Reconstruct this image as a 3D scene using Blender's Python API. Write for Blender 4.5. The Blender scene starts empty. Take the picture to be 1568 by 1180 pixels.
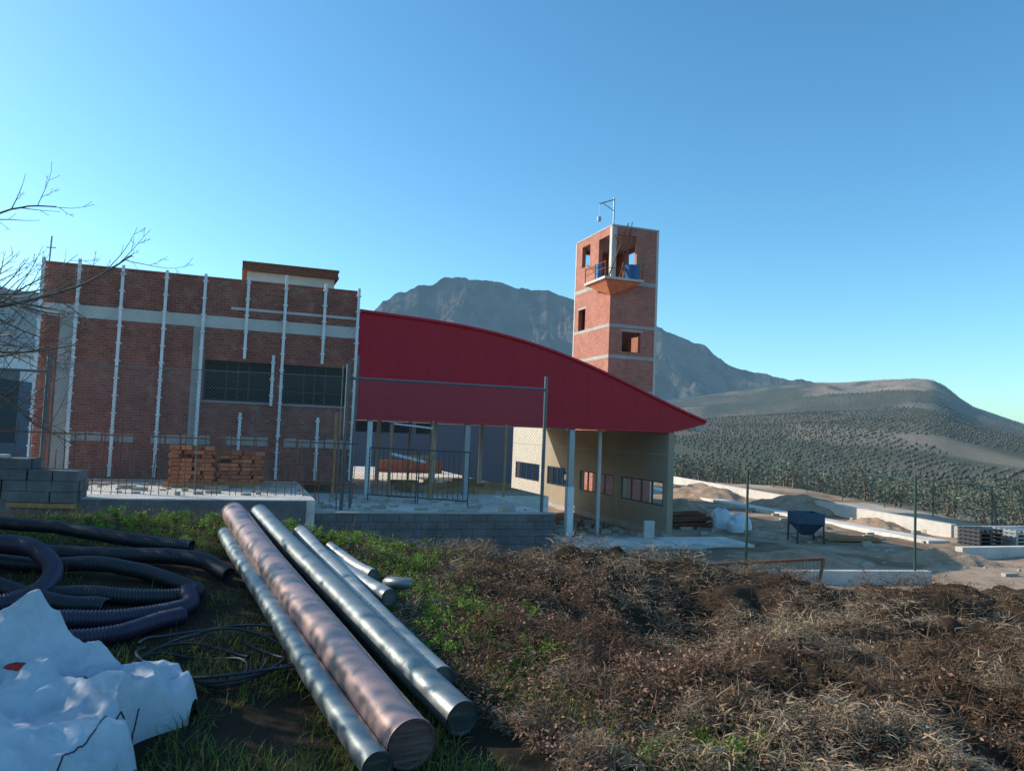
import bpy, math, random
import numpy as np
from mathutils import Matrix, Vector
rng=np.random.default_rng(7); random.seed(7)
sc=bpy.context.scene
E=3.71
D2R=math.pi/180
# ------------------------------------------------------------ noise
def _h(ix,iy,s):
    n=(ix.astype(np.int64)*374761393+iy.astype(np.int64)*668265263+s*1442695041)&0xffffffff
    n=((n^(n>>13))*1274126177)&0xffffffff
    n=(n^(n>>16))&0xffffffff
    return n/4294967295.0
def vn(x,y,s=0):
    x=np.asarray(x,float);y=np.asarray(y,float)
    ix=np.floor(x);iy=np.floor(y);fx=x-ix;fy=y-iy
    fx=fx*fx*(3-2*fx);fy=fy*fy*(3-2*fy)
    a=_h(ix,iy,s);b=_h(ix+1,iy,s);c=_h(ix,iy+1,s);d=_h(ix+1,iy+1,s)
    return (a*(1-fx)+b*fx)*(1-fy)+(c*(1-fx)+d*fx)*fy
def fbm(x,y,o=4,s=0):
    r=0;a=.5;t=0
    for i in range(o):
        r=r+a*vn(x*2**i+17.3*i,y*2**i-9.1*i,s+i);t+=a;a*=.5
    return r/t
def ridg(x,y,o=5,s=0):
    r=0;a=.5;t=0
    for i in range(o):
        r=r+a*(1-np.abs(2*vn(x*2**i+3.3*i,y*2**i+5.1*i,s+i)-1));t+=a;a*=.5
    return r/t
def ss(a,b,x):
    t=np.clip((x-a)/(b-a),0,1);return t*t*(3-2*t)
# ------------------------------------------------------------ materials
def newmat(name):
    m=bpy.data.materials.new(name);m.use_nodes=True
    nt=m.node_tree;b=nt.nodes["Principled BSDF"];return m,nt,b
def L(nt,a,b): nt.links.new(a,b)
def mathn(nt,op,a,b=None,clamp=False):
    n=nt.nodes.new("ShaderNodeMath");n.operation=op;n.use_clamp=clamp
    for i,v in enumerate((a,b)):
        if v is None: continue
        if isinstance(v,(int,float)): n.inputs[i].default_value=v
        else: L(nt,v,n.inputs[i])
    return n.outputs[0]
def mixc(nt,f,a,b,mode='MIX'):
    n=nt.nodes.new("ShaderNodeMix");n.data_type='RGBA';n.blend_type=mode
    for sock,v in ((n.inputs[0],f),(n.inputs[6],a),(n.inputs[7],b)):
        if isinstance(v,(int,float)): sock.default_value=v
        elif isinstance(v,tuple): sock.default_value=(v[0],v[1],v[2],1)
        else: L(nt,v,sock)
    return n.outputs[2]
def noise(nt,scale,detail=4,vec=None,rough=.55):
    n=nt.nodes.new("ShaderNodeTexNoise");n.inputs["Scale"].default_value=scale;n.inputs["Detail"].default_value=detail;n.inputs["Roughness"].default_value=rough
    if vec is not None: L(nt,vec,n.inputs["Vector"])
    return n.outputs[0]
def objco(nt): return nt.nodes.new("ShaderNodeTexCoord").outputs["Object"]
def ramp(nt,fac,pts):
    n=nt.nodes.new("ShaderNodeValToRGB");cr=n.color_ramp
    while len(cr.elements)<len(pts): cr.elements.new(.5)
    for e,(p,c) in zip(cr.elements,pts):
        e.position=p;e.color=(c[0],c[1],c[2],1) if isinstance(c,tuple) else (c,c,c,1)
    L(nt,fac,n.inputs[0]);return n.outputs[0]
def bump(nt,b,h,strength=.4,dist=.02):
    n=nt.nodes.new("ShaderNodeBump");n.inputs["Strength"].default_value=strength;n.inputs["Distance"].default_value=dist
    L(nt,h,n.inputs["Height"]);L(nt,n.outputs[0],b.inputs["Normal"])
def simple(name,col,rough=.7,metal=0,var=.25,scale=3,bs=.2,bd=.01,spec=None):
    m,nt,b=newmat(name);co=objco(nt)
    n=noise(nt,scale,5,co);
    dark=tuple(c*(1-var) for c in col);light=tuple(min(1,c*(1+var)) for c in col)
    n2=noise(nt,scale*9,3,co)
    f=mathn(nt,'ADD',mathn(nt,'MULTIPLY',n,.65),mathn(nt,'MULTIPLY',n2,.35))
    c=ramp(nt,f,[(.3,dark),(.7,light)])
    L(nt,c,b.inputs["Base Color"]);b.inputs["Roughness"].default_value=rough;b.inputs["Metallic"].default_value=metal
    if spec is not None:b.inputs["Specular IOR Level"].default_value=spec
    if bs: bump(nt,b,n2,bs,bd)
    return m
def painted_haze(nt,b,Ld,col,mx=.95):  # paints airlight: blue emission mixed into the surface, growing with distance
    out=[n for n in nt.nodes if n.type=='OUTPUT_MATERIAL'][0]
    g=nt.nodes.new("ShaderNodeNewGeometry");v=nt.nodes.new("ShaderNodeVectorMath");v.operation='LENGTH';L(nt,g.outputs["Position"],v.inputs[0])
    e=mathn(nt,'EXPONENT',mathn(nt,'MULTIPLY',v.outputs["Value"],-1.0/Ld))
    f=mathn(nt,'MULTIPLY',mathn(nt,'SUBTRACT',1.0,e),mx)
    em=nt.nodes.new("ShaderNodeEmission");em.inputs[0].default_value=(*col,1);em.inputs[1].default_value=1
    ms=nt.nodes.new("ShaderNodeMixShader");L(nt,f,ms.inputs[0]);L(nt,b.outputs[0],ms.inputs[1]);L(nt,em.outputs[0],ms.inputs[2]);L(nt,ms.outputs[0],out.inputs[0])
HZ=(.135,.255,.375)  # emission colour of the painted airlight
def attrmat(name,rough=.8,hz=None,trans=0,ns=0,nv=.3,spec=.3):
    m,nt,b=newmat(name);a=nt.nodes.new("ShaderNodeAttribute");a.attribute_name="Col"
    c=a.outputs["Color"]
    if ns:
        n=noise(nt,ns,6,objco(nt));c=mixc(nt,1.0,c,ramp(nt,n,[(.3,1-nv),(.7,1.0+0*nv)]),'MULTIPLY')
    L(nt,c,b.inputs["Base Color"]);b.inputs["Roughness"].default_value=rough;b.inputs["Specular IOR Level"].default_value=spec
    if trans:
        out=[n for n in nt.nodes if n.type=='OUTPUT_MATERIAL'][0]
        t=nt.nodes.new("ShaderNodeBsdfTranslucent");L(nt,c,t.inputs[0]);ms=nt.nodes.new("ShaderNodeMixShader");ms.inputs[0].default_value=trans
        L(nt,b.outputs[0],ms.inputs[1]);L(nt,t.outputs[0],ms.inputs[2]);L(nt,ms.outputs[0],out.inputs[0])
    if hz: painted_haze(nt,b,hz,HZ)
    return m
def brickmat(name,c1=(.40,.125,.085),c2=(.28,.085,.062),mortar=(.33,.22,.18),w=.22,h=.085,ms=.009,stain=.6,patch=.5):
    m,nt,b=newmat(name);s=nt.nodes.new("ShaderNodeSeparateXYZ");co=objco(nt);L(nt,co,s.inputs[0])
    cb=nt.nodes.new("ShaderNodeCombineXYZ");L(nt,mathn(nt,'ADD',s.outputs[0],s.outputs[1]),cb.inputs[0]);L(nt,s.outputs[2],cb.inputs[1])
    t=nt.nodes.new("ShaderNodeTexBrick");L(nt,cb.outputs[0],t.inputs["Vector"]);t.inputs["Scale"].default_value=1
    t.inputs["Brick Width"].default_value=w;t.inputs["Row Height"].default_value=h;t.inputs["Mortar Size"].default_value=ms;t.inputs["Mortar Smooth"].default_value=.3;t.inputs["Bias"].default_value=-.1
    t.inputs["Color1"].default_value=(*c1,1);t.inputs["Color2"].default_value=(*c2,1);t.inputs["Mortar"].default_value=(*mortar,1)
    n=noise(nt,1.1,6,co,.65);c=mixc(nt,1.0,t.outputs[0],ramp(nt,n,[(.3,(1-.45*stain,)*3),(.65,(1.0,)*3)]),'MULTIPLY')
    n2=noise(nt,2.7,6,co,.7);f=ramp(nt,n2,[(.52,0.0),(.66,patch)])
    c=mixc(nt,f,c,(.42,.26,.20))
    L(nt,c,b.inputs["Base Color"]);b.inputs["Roughness"].default_value=.9;b.inputs["Specular IOR Level"].default_value=.2
    bump(nt,b,t.outputs[1],-.5,.01);return m
M={}
M['brick']=brickmat("brick_wall_mat")
M['brickT']=brickmat("tower_brick_mat",(.50,.17,.12),(.39,.12,.085),(.50,.34,.27),patch=.7)
M['conc']=simple("concrete",(.40,.37,.34),.9,var=.22,scale=1.5)
M['concL']=simple("light_concrete",(.56,.52,.47),.9,var=.2,scale=1.2)
M['slab']=simple("slab_concrete",(.66,.61,.55),.9,var=.35,scale=.8)
M['block']=simple("grey_block",(.145,.145,.145),.95,var=.4,scale=2)
M['mortar']=simple("mortar",(.07,.07,.07),.95)
M['white']=simple("white_steel",(.74,.73,.72),.5,var=.18,scale=2)
M['galv']=simple("galvanised_steel",(.34,.36,.38),.45,.5,var=.15,scale=4)
M['green']=simple("green_post",(.03,.07,.05),.5,var=.2)
M['dark']=simple("dark_metal",(.05,.055,.06),.5,.3,var=.2)
M['post']=simple("grey_green_post",(.11,.14,.15),.5,.2,var=.2)
M['red']=simple("red_cladding",(.47,.017,.032),.5,var=.12,scale=.5,bs=.05,spec=.25)
M['redtrim']=simple("red_trim",(.52,.02,.03),.4,var=.06,bs=0)
M['beige_shaded']=simple("shaded_beige_render",(.34,.275,.20),.9,var=.14,scale=.8,bs=.1)  # side wall render with the shade under the roof in its colour
M['cream']=simple("cream_render",(.60,.53,.43),.9,var=.15)
M['wood']=simple("formwork_wood",(.42,.22,.09),.8,var=.3,scale=4)
M['rust']=simple("rusty_steel",(.22,.085,.045),.8,.2,var=.35,scale=8)
M['blue']=simple("blue_paint",(.02,.13,.32),.5,var=.2)
M['bluedk']=simple("dark_blue_paint",(.03,.07,.12),.5,var=.3)
M['shed']=simple("blue_grey_cladding",(.08,.12,.17),.5,var=.1,scale=.5)
M['bark']=simple("bark",(.19,.13,.10),.9,var=.3,scale=12)
M['orange']=simple("terracotta",(.60,.21,.10),.85,var=.35,scale=5)
M['stone']=simple("rubble",(.42,.37,.31),.95,var=.3,scale=4)
M['wbag']=simple("white_sack",(.72,.73,.75),.7,var=.08)
def glass():
    m,nt,b=newmat("dark_glass");b.inputs["Base Color"].default_value=(.012,.016,.018,1);b.inputs["Roughness"].default_value=.12;b.inputs["Specular IOR Level"].default_value=.18
    n=noise(nt,1.5,2,objco(nt));bump(nt,b,n,.05,.02);return m
M['glass']=glass()
def chain(name,sp=.075,k=.085,col=(.30,.32,.33)):
    m,nt,b=newmat(name);s=nt.nodes.new("ShaderNodeSeparateXYZ");L(nt,objco(nt),s.inputs[0])
    h=mathn(nt,'ADD',s.outputs[0],s.outputs[1])
    a=mathn(nt,'LESS_THAN',mathn(nt,'FRACT',mathn(nt,'DIVIDE',mathn(nt,'ADD',h,s.outputs[2]),sp)),k)
    c=mathn(nt,'LESS_THAN',mathn(nt,'FRACT',mathn(nt,'DIVIDE',mathn(nt,'SUBTRACT',h,s.outputs[2]),sp)),k)
    f=mathn(nt,'MAXIMUM',a,c);L(nt,f,b.inputs["Alpha"]);b.inputs["Base Color"].default_value=(*col,1);b.inputs["Roughness"].default_value=.5;b.inputs["Metallic"].default_value=.4
    return m
M['chain']=chain("chain_link_mesh",.10,.075,(.16,.18,.19));M['chainR']=chain("rusty_mesh",.10,.10,(.16,.09,.06))
M['net']=chain("shade_net",.03,.45,(.03,.045,.045))
# ------------------------------------------------------------ mesh utils
def obj(name,V,F,mat=None,parent=None,smooth=False,col=None):
    me=bpy.data.meshes.new(name);V=np.asarray(V,dtype=np.float32);F=np.asarray(F,dtype=np.int32)
    k=F.shape[1];me.vertices.add(len(V));me.vertices.foreach_set("co",V.ravel())
    me.loops.add(F.size);me.loops.foreach_set("vertex_index",F.ravel())
    me.polygons.add(len(F));me.polygons.foreach_set("loop_start",np.arange(len(F),dtype=np.int32)*k)
    me.polygons.foreach_set("loop_total",np.full(len(F),k,dtype=np.int32))
    me.polygons.foreach_set("use_smooth",np.full(len(F),smooth,dtype=bool))
    if mat: me.materials.append(mat)
    me.update(calc_edges=True)
    if col is not None:
        a=me.color_attributes.new("Col",'FLOAT_COLOR','POINT');c=np.ones((len(V),4),dtype=np.float32);c[:,:3]=col;a.data.foreach_set("color",c.ravel())
    o=bpy.data.objects.new(name,me);sc.collection.objects.link(o)
    if parent: o.parent=parent
    return o
def empty(name,loc=(0,0,0),rot=0,parent=None):
    o=bpy.data.objects.new(name,None);sc.collection.objects.link(o);o.location=loc;o.rotation_euler=(0,0,rot);o.empty_display_size=.2
    if parent:o.parent=parent
    return o
BF=np.array([[0,3,2,1],[4,5,6,7],[0,1,5,4],[1,2,6,5],[2,3,7,6],[3,0,4,7]])
def boxes(name,bl,mat,parent=None,bev=0):
    V=[];F=[]
    for i,(x0,x1,y0,y1,z0,z1) in enumerate(bl):
        V+=[(x0,y0,z0),(x1,y0,z0),(x1,y1,z0),(x0,y1,z0),(x0,y0,z1),(x1,y0,z1),(x1,y1,z1),(x0,y1,z1)]
        F.append(BF+8*i)
    o=obj(name,V,np.vstack(F),mat,parent)
    if bev:
        m=o.modifiers.new("b","BEVEL");m.width=bev;m.segments=2;m.limit_method='ANGLE'
    return o
def tube(P,R,seg=8,cap=True):
    P=np.asarray(P,float);n=len(P);R=np.full(n,R) if np.isscalar(R) else np.asarray(R,float)
    T=np.gradient(P,axis=0);T/=np.linalg.norm(T,axis=1)[:,None]+1e-9
    ref=np.array([0,0,1.]) if abs(T[0][2])<.9 else np.array([1.,0,0])
    N=np.zeros_like(P);u=ref-T[0]*np.dot(ref,T[0]);u/=np.linalg.norm(u)
    for i in range(n):
        u=u-T[i]*np.dot(u,T[i]);u/=np.linalg.norm(u)+1e-9;N[i]=u
    B=np.cross(T,N);a=np.linspace(0,2*np.pi,seg,endpoint=False)
    V=(P[:,None,:]+R[:,None,None]*(np.cos(a)[None,:,None]*N[:,None,:]+np.sin(a)[None,:,None]*B[:,None,:])).reshape(-1,3)
    i=np.arange(n-1)[:,None]*seg;j=np.arange(seg)[None,:];j2=(j+1)%seg
    F=np.stack([i+j,i+j2,i+seg+j2,i+seg+j],-1).reshape(-1,4)
    return V,F
class MB:
    def __init__(s): s.V=[];s.F=[];s.n=0;s.C=[]
    def add(s,V,F,c=None):
        s.V.append(np.asarray(V,float));s.F.append(np.asarray(F)+s.n);s.n+=len(V)
        if c is not None: s.C.append(np.broadcast_to(np.asarray(c,float),(len(V),3)))
    def bar(s,a,b,r,seg=8):
        a=np.array(a,float);b=np.array(b,float);V,F=tube([a,b],r,seg);s.add(V,F)
    def box(s,x0,x1,y0,y1,z0,z1,c=None):
        s.add([(x0,y0,z0),(x1,y0,z0),(x1,y1,z0),(x0,y1,z0),(x0,y0,z1),(x1,y0,z1),(x1,y1,z1),(x0,y1,z1)],BF,c)
    def out(s,name,mat,parent=None,smooth=False):
        return obj(name,np.vstack(s.V),np.vstack(s.F),mat,parent,smooth,np.vstack(s.C) if s.C else None)
def lerp(a,b,t): return a*(1-t[...,None])+b*t[...,None]
# ------------------------------------------------------------ terrain
HR=2000.
cx=[-30,-9,-6,-4.5,-3,-1.2,.5,2.5,4,6,9,20];cz=[2.3,2.4,2.50,2.54,2.55,2.32,2.20,2.06,1.92,2.02,1.95,1.9]
hazv=[-60,0,10,15,18.5,21,23.6,25.5,27.5,28.6,29.3,30.1,30.9,33.6,37,45,60]
hel=[.03,.03,.045,.058,.07,.076,.0776,.0805,.0826,.0805,.073,.060,.0498,.0309,.022,.02,.02]
def zt(x,y):
    x=np.asarray(x,float);y=np.asarray(y,float);r=np.hypot(x,y)
    zc=np.interp(x,cx,cz)
    k=np.clip((y-3.8)/(8.6-3.8),0,1)
    near=2.03*(1-k)+zc*k
    b=fbm(x*1.0+3,y*1.0,4,1)-.5
    right=ss(-.3,1.6,x+(y-6)*.2)
    near=near+b*(.10+.55*right)+(ridg(x*1.5,y*1.5,4,5)-.6)*.36*right+(fbm(x*6,y*6,3,8)-.5)*.13*right
    near=near-.42*np.exp(-(((x-1.35)/.75)**2+((y-6.6)/.9)**2))*1.0
    near=near+.16*np.exp(-(((x-1.8)/2.2)**2+((y-8.5)/.7)**2))
    f=ss(8.9,15.5,y)
    site=(fbm(x*.35,y*.35,4,9)-.5)*.22*ss(14,18,y)+(fbm(x*1.5,y*1.5,3,10)-.5)*.10*ss(14,18,y)
    z=near*(1-f)+site*f
    az=np.degrees(np.arctan2(x,y));az=np.clip(az,-60,60)
    H=np.interp(az,hazv,hel)*HR+3.7
    g=np.interp(r,[0,230,400,650,1000,1450,2000,2500,3600,9000],[0,0,.07,.18,.34,.60,1,.7,.3,0])
    dip=np.interp(r,[0,72,90,130,200,300,400],[0,0,-1.2,-2.6,-2.2,-1,0])
    und=(fbm(x/230,y/230,6,21)-.5)*np.interp(r,[0,150,500,1500,9000],[0,0,24,66,20])
    und=und*np.interp(r,[0,1600,1990,2010,2400],[1,1,.12,.12,1])
    z=z+ss(100,200,r)*(H*g+und)*1.0+dip-.9*ss(23.5,31,x)*ss(20,30,y)
    return z
azs=np.concatenate([np.arange(-180,-46,4),np.arange(-46,46,.3),np.arange(46,180.1,4)])
rs=[.3]
while rs[-1]<9000:
    r=rs[-1];rs.append(r*(1.010 if 2.5<r<11 else 1.025))
rs=np.array(rs)
AZ,RR=np.meshgrid(azs*D2R,rs)
X=RR*np.sin(AZ);Y=RR*np.cos(AZ);Z=zt(X,Y)
na=len(azs);nr=len(rs)
i=np.arange(nr-1)[:,None]*na;j=np.arange(na-1)[None,:]
F=np.stack([i+j,i+na+j,i+na+j+1,i+j+1],-1).reshape(-1,4)
V=np.stack([X,Y,Z],-1).reshape(-1,3)
soil=np.array([.05,.036,.024]);straw=np.array([.11,.072,.044]);dirt=np.array([.52,.37,.26]);field=np.array([.17,.15,.11]);grassc=np.array([.12,.125,.085])
n1=fbm(X/2.5,Y/2.5,4,31);n2=fbm(X/90,Y/90,4,33);n3=fbm(X/12,Y/12,4,35)
C=np.broadcast_to(soil,X.shape+(3,)).copy()
C=lerp(C,straw*.7,ss(-.3,1.5,X+(Y-6)*.2)*ss(.35,.6,n1))
sd=lerp(np.broadcast_to(dirt,C.shape),np.array([.62,.52,.42]),ss(.45,.7,n3))
sd=lerp(sd,np.array([.25,.16,.10]),ss(.45,.60,n1)*.85)
C=lerp(C,sd,ss(13,16,Y))
fc=lerp(np.broadcast_to(field,C.shape),grassc,ss(.4,.6,n2))
fc=lerp(fc,np.array([.30,.25,.185]),ss(.52,.62,fbm(X/75+9,Y/150,4,41))*.9)
far=np.maximum(ss(70,85,RR),ss(23.5,26,X)*ss(20,30,Y))
C=lerp(C,fc,far)
azd=np.degrees(AZ);gg=RR/HR
cl=ss(.62,.74,gg+ (n2-.5)*.25)*(1-ss(1.02,1.06,gg))*ss(20.8,22.3,azd+(n2-.5)*3)*(1-ss(28.4,29.0,azd+(n2-.5)*1.5))*ss(.25,.42,fbm(X/50,Y/50,5,51))
C=lerp(C,np.array([.50,.36,.25]),cl)
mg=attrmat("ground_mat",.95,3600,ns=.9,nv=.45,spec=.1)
nt=mg.node_tree;b=nt.nodes["Principled BSDF"];bump(nt,b,noise(nt,7,8,objco(nt),.7),.8,.05)
obj("ground",V,F,mg,None,True,C.reshape(-1,3))
# ------------------------------------------------------------ mountain
mazv=[-60,-50,-40,-33.9,-32,-27,-20,-14,-12,-10.5,-9.8,-8.94,-8.2,-7.29,-6.3,-5.39,-4.42,-3.8,-3.2,-2,-.99,0,1,2.94,6,8.5,10.7,11.8,13.06,14.0,14.92,15.5,16.29,18.51,21.1,24,30,38,50]
mel=[.08,.10,.13,.1381,.1351,.115,.10,.10,.122,.1467,.163,.1740,.178,.1862,.1895,.1977,.2012,.2005,.1972,.1975,.1956,.191,.1885,.1861,.170,.158,.1447,.134,.1268,.121,.1065,.099,.0928,.0853,.079,.066,.035,.015,.01]
maz=np.arange(-60,50,.10);mr=np.concatenate([np.linspace(2300,4100,190),np.linspace(4120,5900,15)])
A2,R2=np.meshgrid(maz*D2R,mr);x=R2*np.sin(A2);y=R2*np.cos(A2)
el=np.interp(np.degrees(A2),mazv,mel)+.0075*(fbm(np.degrees(A2)*1.6,0*A2,6,61)-.5)
t=np.clip((R2-2300)/1800,0,1)
wob=(fbm(x/700,y/700,3,71)-.5)*.3*np.sin(np.pi*t)
rd=ridg(x/330+.3*vn(x/150,y/150,3),y/560,7,73)
hgt=(el*4100+3.7)*(np.clip(t+wob,0,1.0)**1.35)
hgt=hgt*(1-(1-rd)*1.1*np.sin(np.pi*np.clip(t**1.2,0,1))**.7)
hgt=np.where(R2>4100,(el*4100+3.7)*(1-(R2-4100)/1900),hgt)
z=hgt-8
nA=len(maz);i=np.arange(len(mr)-1)[:,None]*nA;j=np.arange(nA-1)[None,:]
F=np.stack([i+j,i+nA+j,i+nA+j+1,i+j+1],-1).reshape(-1,4)
rk=fbm(x/60,y/60,5,77);gz=ss(.35,.75,t+ (rk-.5)*.5)
C=lerp(np.broadcast_to(np.array([.045,.05,.032]),x.shape+(3,)),np.array([.17,.15,.13]),gz*ss(.38,.58,rk))
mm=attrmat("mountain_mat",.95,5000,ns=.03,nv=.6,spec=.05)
obj("mountain",np.stack([x,y,z],-1).reshape(-1,3),F,mm,None,False,C.reshape(-1,3))
# ------------------------------------------------------------ distant olive grove
t=(1+5**.5)/2
bv=np.array([(-1,t,0),(1,t,0),(-1,-t,0),(1,-t,0),(0,-1,t),(0,1,t),(0,-1,-t),(0,1,-t),(t,0,-1),(t,0,1),(-t,0,-1),(-t,0,1)])/1.9
bf=np.array([(0,11,5),(0,5,1),(0,1,7),(0,7,10),(0,10,11),(1,5,9),(5,11,4),(11,10,2),(10,7,6),(7,1,8),(3,9,4),(3,4,2),(3,2,6),(3,6,8),(3,8,9),(4,9,5),(2,4,11),(6,2,10),(8,6,7),(9,8,1)])
ov=np.array([(1,0,0),(0,1,0),(-1,0,0),(0,-1,0),(0,0,1.)]);of=np.array([(0,1,4),(1,2,4),(2,3,4),(3,0,4)])
PX=[];PY=[]
for ci in range(-5,12):
    for cj in range(0,16):
        an=random.uniform(-.8,.8);near_=math.hypot(ci*130,cj*130+60)<750
        spx=random.choice([3.4,3.7,4.0]) if near_ else random.choice([4.6,5.0,5.6]);spy=spx*random.choice([1.0,1.3])
        if random.random()<.10: continue
        gx,gy=np.meshgrid(np.arange(-95,95,spx),np.arange(-95,95,spy));gx=gx.ravel();gy=gy.ravel()
        u=gx*math.cos(an)-gy*math.sin(an);v=gx*math.sin(an)+gy*math.cos(an)
        k=(np.abs(u)<65.5)&(np.abs(v)<65.5)&(rng.random(len(u))<.90)
        PX.append(ci*130+u[k]);PY.append(cj*130+60+v[k])
px_=np.concatenate(PX);py_=np.concatenate(PY);px_=px_+rng.normal(0,.3,len(px_));py_=py_+rng.normal(0,.3,len(py_))
r=np.hypot(px_,py_);a=np.degrees(np.arctan2(px_,py_))
cliff=(r/HR>.66)&(a>21.3)&(a<29.0)
keep=(r>108)&(r<2010)&(a>-16)&(a<38)&(rng.random(len(r))<np.where(cliff,.10,1))&(fbm(px_/90,py_/90,4,95)>.33)
px_,py_,r,a=px_[keep],py_[keep],r[keep],a[keep]
n=len(px_);s=rng.uniform(.6,1.0,n)*np.interp(r,[100,500,1000],[.62,.70,1.0]);zz=zt(px_,py_);base=np.stack([px_,py_,zz],-1)
cc=np.array([.105,.108,.078])[None]*rng.uniform(.6,1.3,(n,1))
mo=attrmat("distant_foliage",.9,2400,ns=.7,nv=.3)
og=empty("distant_olive_grove")
nr_=r<600
for nm,k,vv,ff in (("near_rows",nr_,bv,bf),("far_rows",~nr_,ov,of)):
    m=int(k.sum());S=s[k][:,None,None]*rng.uniform(.7,1.3,(m,len(vv),1));W_=vv[None]*S*(1 if nm=="near_rows" else 1.1);W_[:,:,2]*=.9 if nm=="near_rows" else 1.2
    W_=W_+(base[k]+np.array([0,0,.45 if nm=="near_rows" else .4]))[:,None,:]
    obj(nm,W_.reshape(-1,3),(ff[None]+len(vv)*np.arange(m)[:,None,None]).reshape(-1,3),mo,og,False,np.repeat(cc[k],len(vv),0))
# ------------------------------------------------------------ leaf clumps
def leafcloud(cen,rad,n,size,base,ups=.3):
    k=max(5,int(n/60));u=rng.normal(size=(k,3));u/=np.linalg.norm(u,axis=1)[:,None];cl=cen+u*rad*rng.uniform(.3,.85,(k,1))
    idx=rng.integers(0,k,n);p=cl[idx]+rng.normal(size=(n,3))*rad*.23
    d1=rng.normal(size=(n,3));d1/=np.linalg.norm(d1,axis=1)[:,None];d2=np.cross(d1,rng.normal(size=(n,3)));d2/=np.linalg.norm(d2,axis=1)[:,None]+1e-9
    s=size*rng.uniform(.6,1.3,(n,1))
    V=np.stack([p-d1*s,p+d2*s*.45,p+d1*s,p-d2*s*.45],1).reshape(-1,3)
    F=np.arange(4*n).reshape(-1,4);shade=rng.uniform(.6,1.4,(k,1))[idx]*rng.uniform(.8,1.2,(n,1))
    return V,F,np.repeat(np.asarray(base)[None]*shade,4,0)
B=MB();T=MB()
tp=[]
for yy in np.arange(32,112,3.6):
    for xx in np.arange(26.8,88,3.9):
        tp.append((xx+rng.normal(0,1.1),yy+rng.normal(0,1.1)))
for yy in np.arange(74,108,4.0):
    for xx in np.arange(10,26,3.8): tp.append((xx+rng.normal(0,.8),yy+rng.normal(0,.8)))
for (xx,yy) in tp:
    a=math.degrees(math.atan2(xx,yy))
    if a>37 or a<8: continue
    g=float(zt(xx,yy));h=rng.uniform(1.8,3.3);rr=math.hypot(xx,yy)
    nq=int(np.interp(rr,[40,110],[520,190]));sz=np.interp(rr,[40,110],[.09,.18])
    B.add(*leafcloud(np.array([xx,yy,g+h*.50]),np.array([h*.80,h*.80,h*.52]),nq,sz,(.115,.125,.08)))
    T.add(*tube([(xx,yy,g-.2),(xx+.1,yy,g+.5),(xx-.05,yy+.1,g+h*.6)],[.13,.1,.05],6),c=(.08,.065,.05))
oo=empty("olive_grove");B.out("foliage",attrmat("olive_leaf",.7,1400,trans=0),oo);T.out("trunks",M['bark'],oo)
# ------------------------------------------------------------ site frame
AX,AY=-13.82,22.4;TH=math.atan2(.331,.943)
def site(name): return empty(name,(AX,AY,0),TH)
o=site("concrete_slab")
boxes("left_slab",[(-12,7.5,-6.2,9.0,.2,1.88)],M['slab'],o)
boxes("left_slab_edge",[(-12,7.29,-6.28,-6.203,.0,1.86)],M['block'],o)
boxes("right_slab",[(7.503,14.0,-5.5,-.003,.1,1.51),(7.503,16.2,0,18,.1,1.505)],M['slab'],o)
o=site("block_retaining_wall");mb=MB()
for c in range(8):
    z0=1.50-.2*(c+1)
    t=7.3-(.2 if c%2 else 0)
    while t<14.0:
        t1=min(t+.39,14.05);j=rng.uniform(-.008,.008)
        mb.box(max(t,7.3),t1,-5.72+j,-5.52,z0+.006,z0+.194);t+=.40
boxes("mortar_core",[(7.32,14.03,-5.705,-5.53,-.1,1.49)],M['mortar'],o);mb.out("blocks",M['block'],o)
boxes("coping",[(7.3,14.08,-5.74,-5.45,1.505,1.535)],M['conc'],o)
# brick building
o=site("brick_building")
zb,zt_=1.88,8.15
W=[(4.54,6.51),(6.89,8.86)];wz0,wz1=4.34,5.60
walls=[(0,4.54,0,.25,zb,zt_),(6.51,6.89,0,.25,zb,zt_),(8.86,9.18,0,.25,zb,zt_)]
for a,b_ in W: walls+= [(a,b_,0,.25,zb,wz0),(a,b_,0,.25,wz1,zt_)]
walls+=[(0,.25,.25,8.5,zb,zt_),(8.93,9.18,.25,8.5,zb,zt_),(.25,8.93,8.25,8.5,zb,zt_)]
boxes("walls",walls,M['brick'],o)
boxes("roof",[(.25,8.93,.25,8.25,7.5,7.7)],M['conc'],o)
boxes("parapet_cap",[(-.02,9.2,-.02,.28,zt_+.002,zt_+.04)],M['brick'],o)
boxes("beam",[(-.01,9.19,-.012,.1,6.60,6.97),(5.2,9.19,-.008,.1,7.22,7.30)],M['concL'],o)
bb=[]
for k in range(19):
    if k in (4,9,13): continue
    bb.append((1.0+.43*k,1.0+.43*k+.38,-.01,.1,2.97+rng.uniform(-.02,.02),3.24+rng.uniform(-.03,.02)))
boxes("base_band",bb,M['conc'],o)
boxes("concrete_columns",[(.52,.92,-.006,.1,zb,6.6),(4.16,4.48,-.006,.1,zb,6.6)],M['conc'],o)
fr=MB();gl=MB()
for a,b_ in W:
    fr.box(a,b_,.10,.16,wz0,wz0+.06);fr.box(a,b_,.10,.16,wz1-.06,wz1);fr.box(a,a+.06,.10,.16,wz0+.06,wz1-.06);fr.box(b_-.06,b_,.10,.16,wz0+.06,wz1-.06)
    for q in (.33,.5,.67): 
        m=a+(b_-a)*q;fr.box(m-.025,m+.025,.10,.16,wz0+.06,wz1-.06)
    fr.box(a+.06,b_-.06,.11,.15,wz0+.38,wz0+.42)
    gl.box(a+.06,b_-.06,.125,.135,wz0+.06,wz1-.06)
fr.out("window_frames",M['dark'],o);gl.out("window_glass",M['glass'],o)
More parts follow.
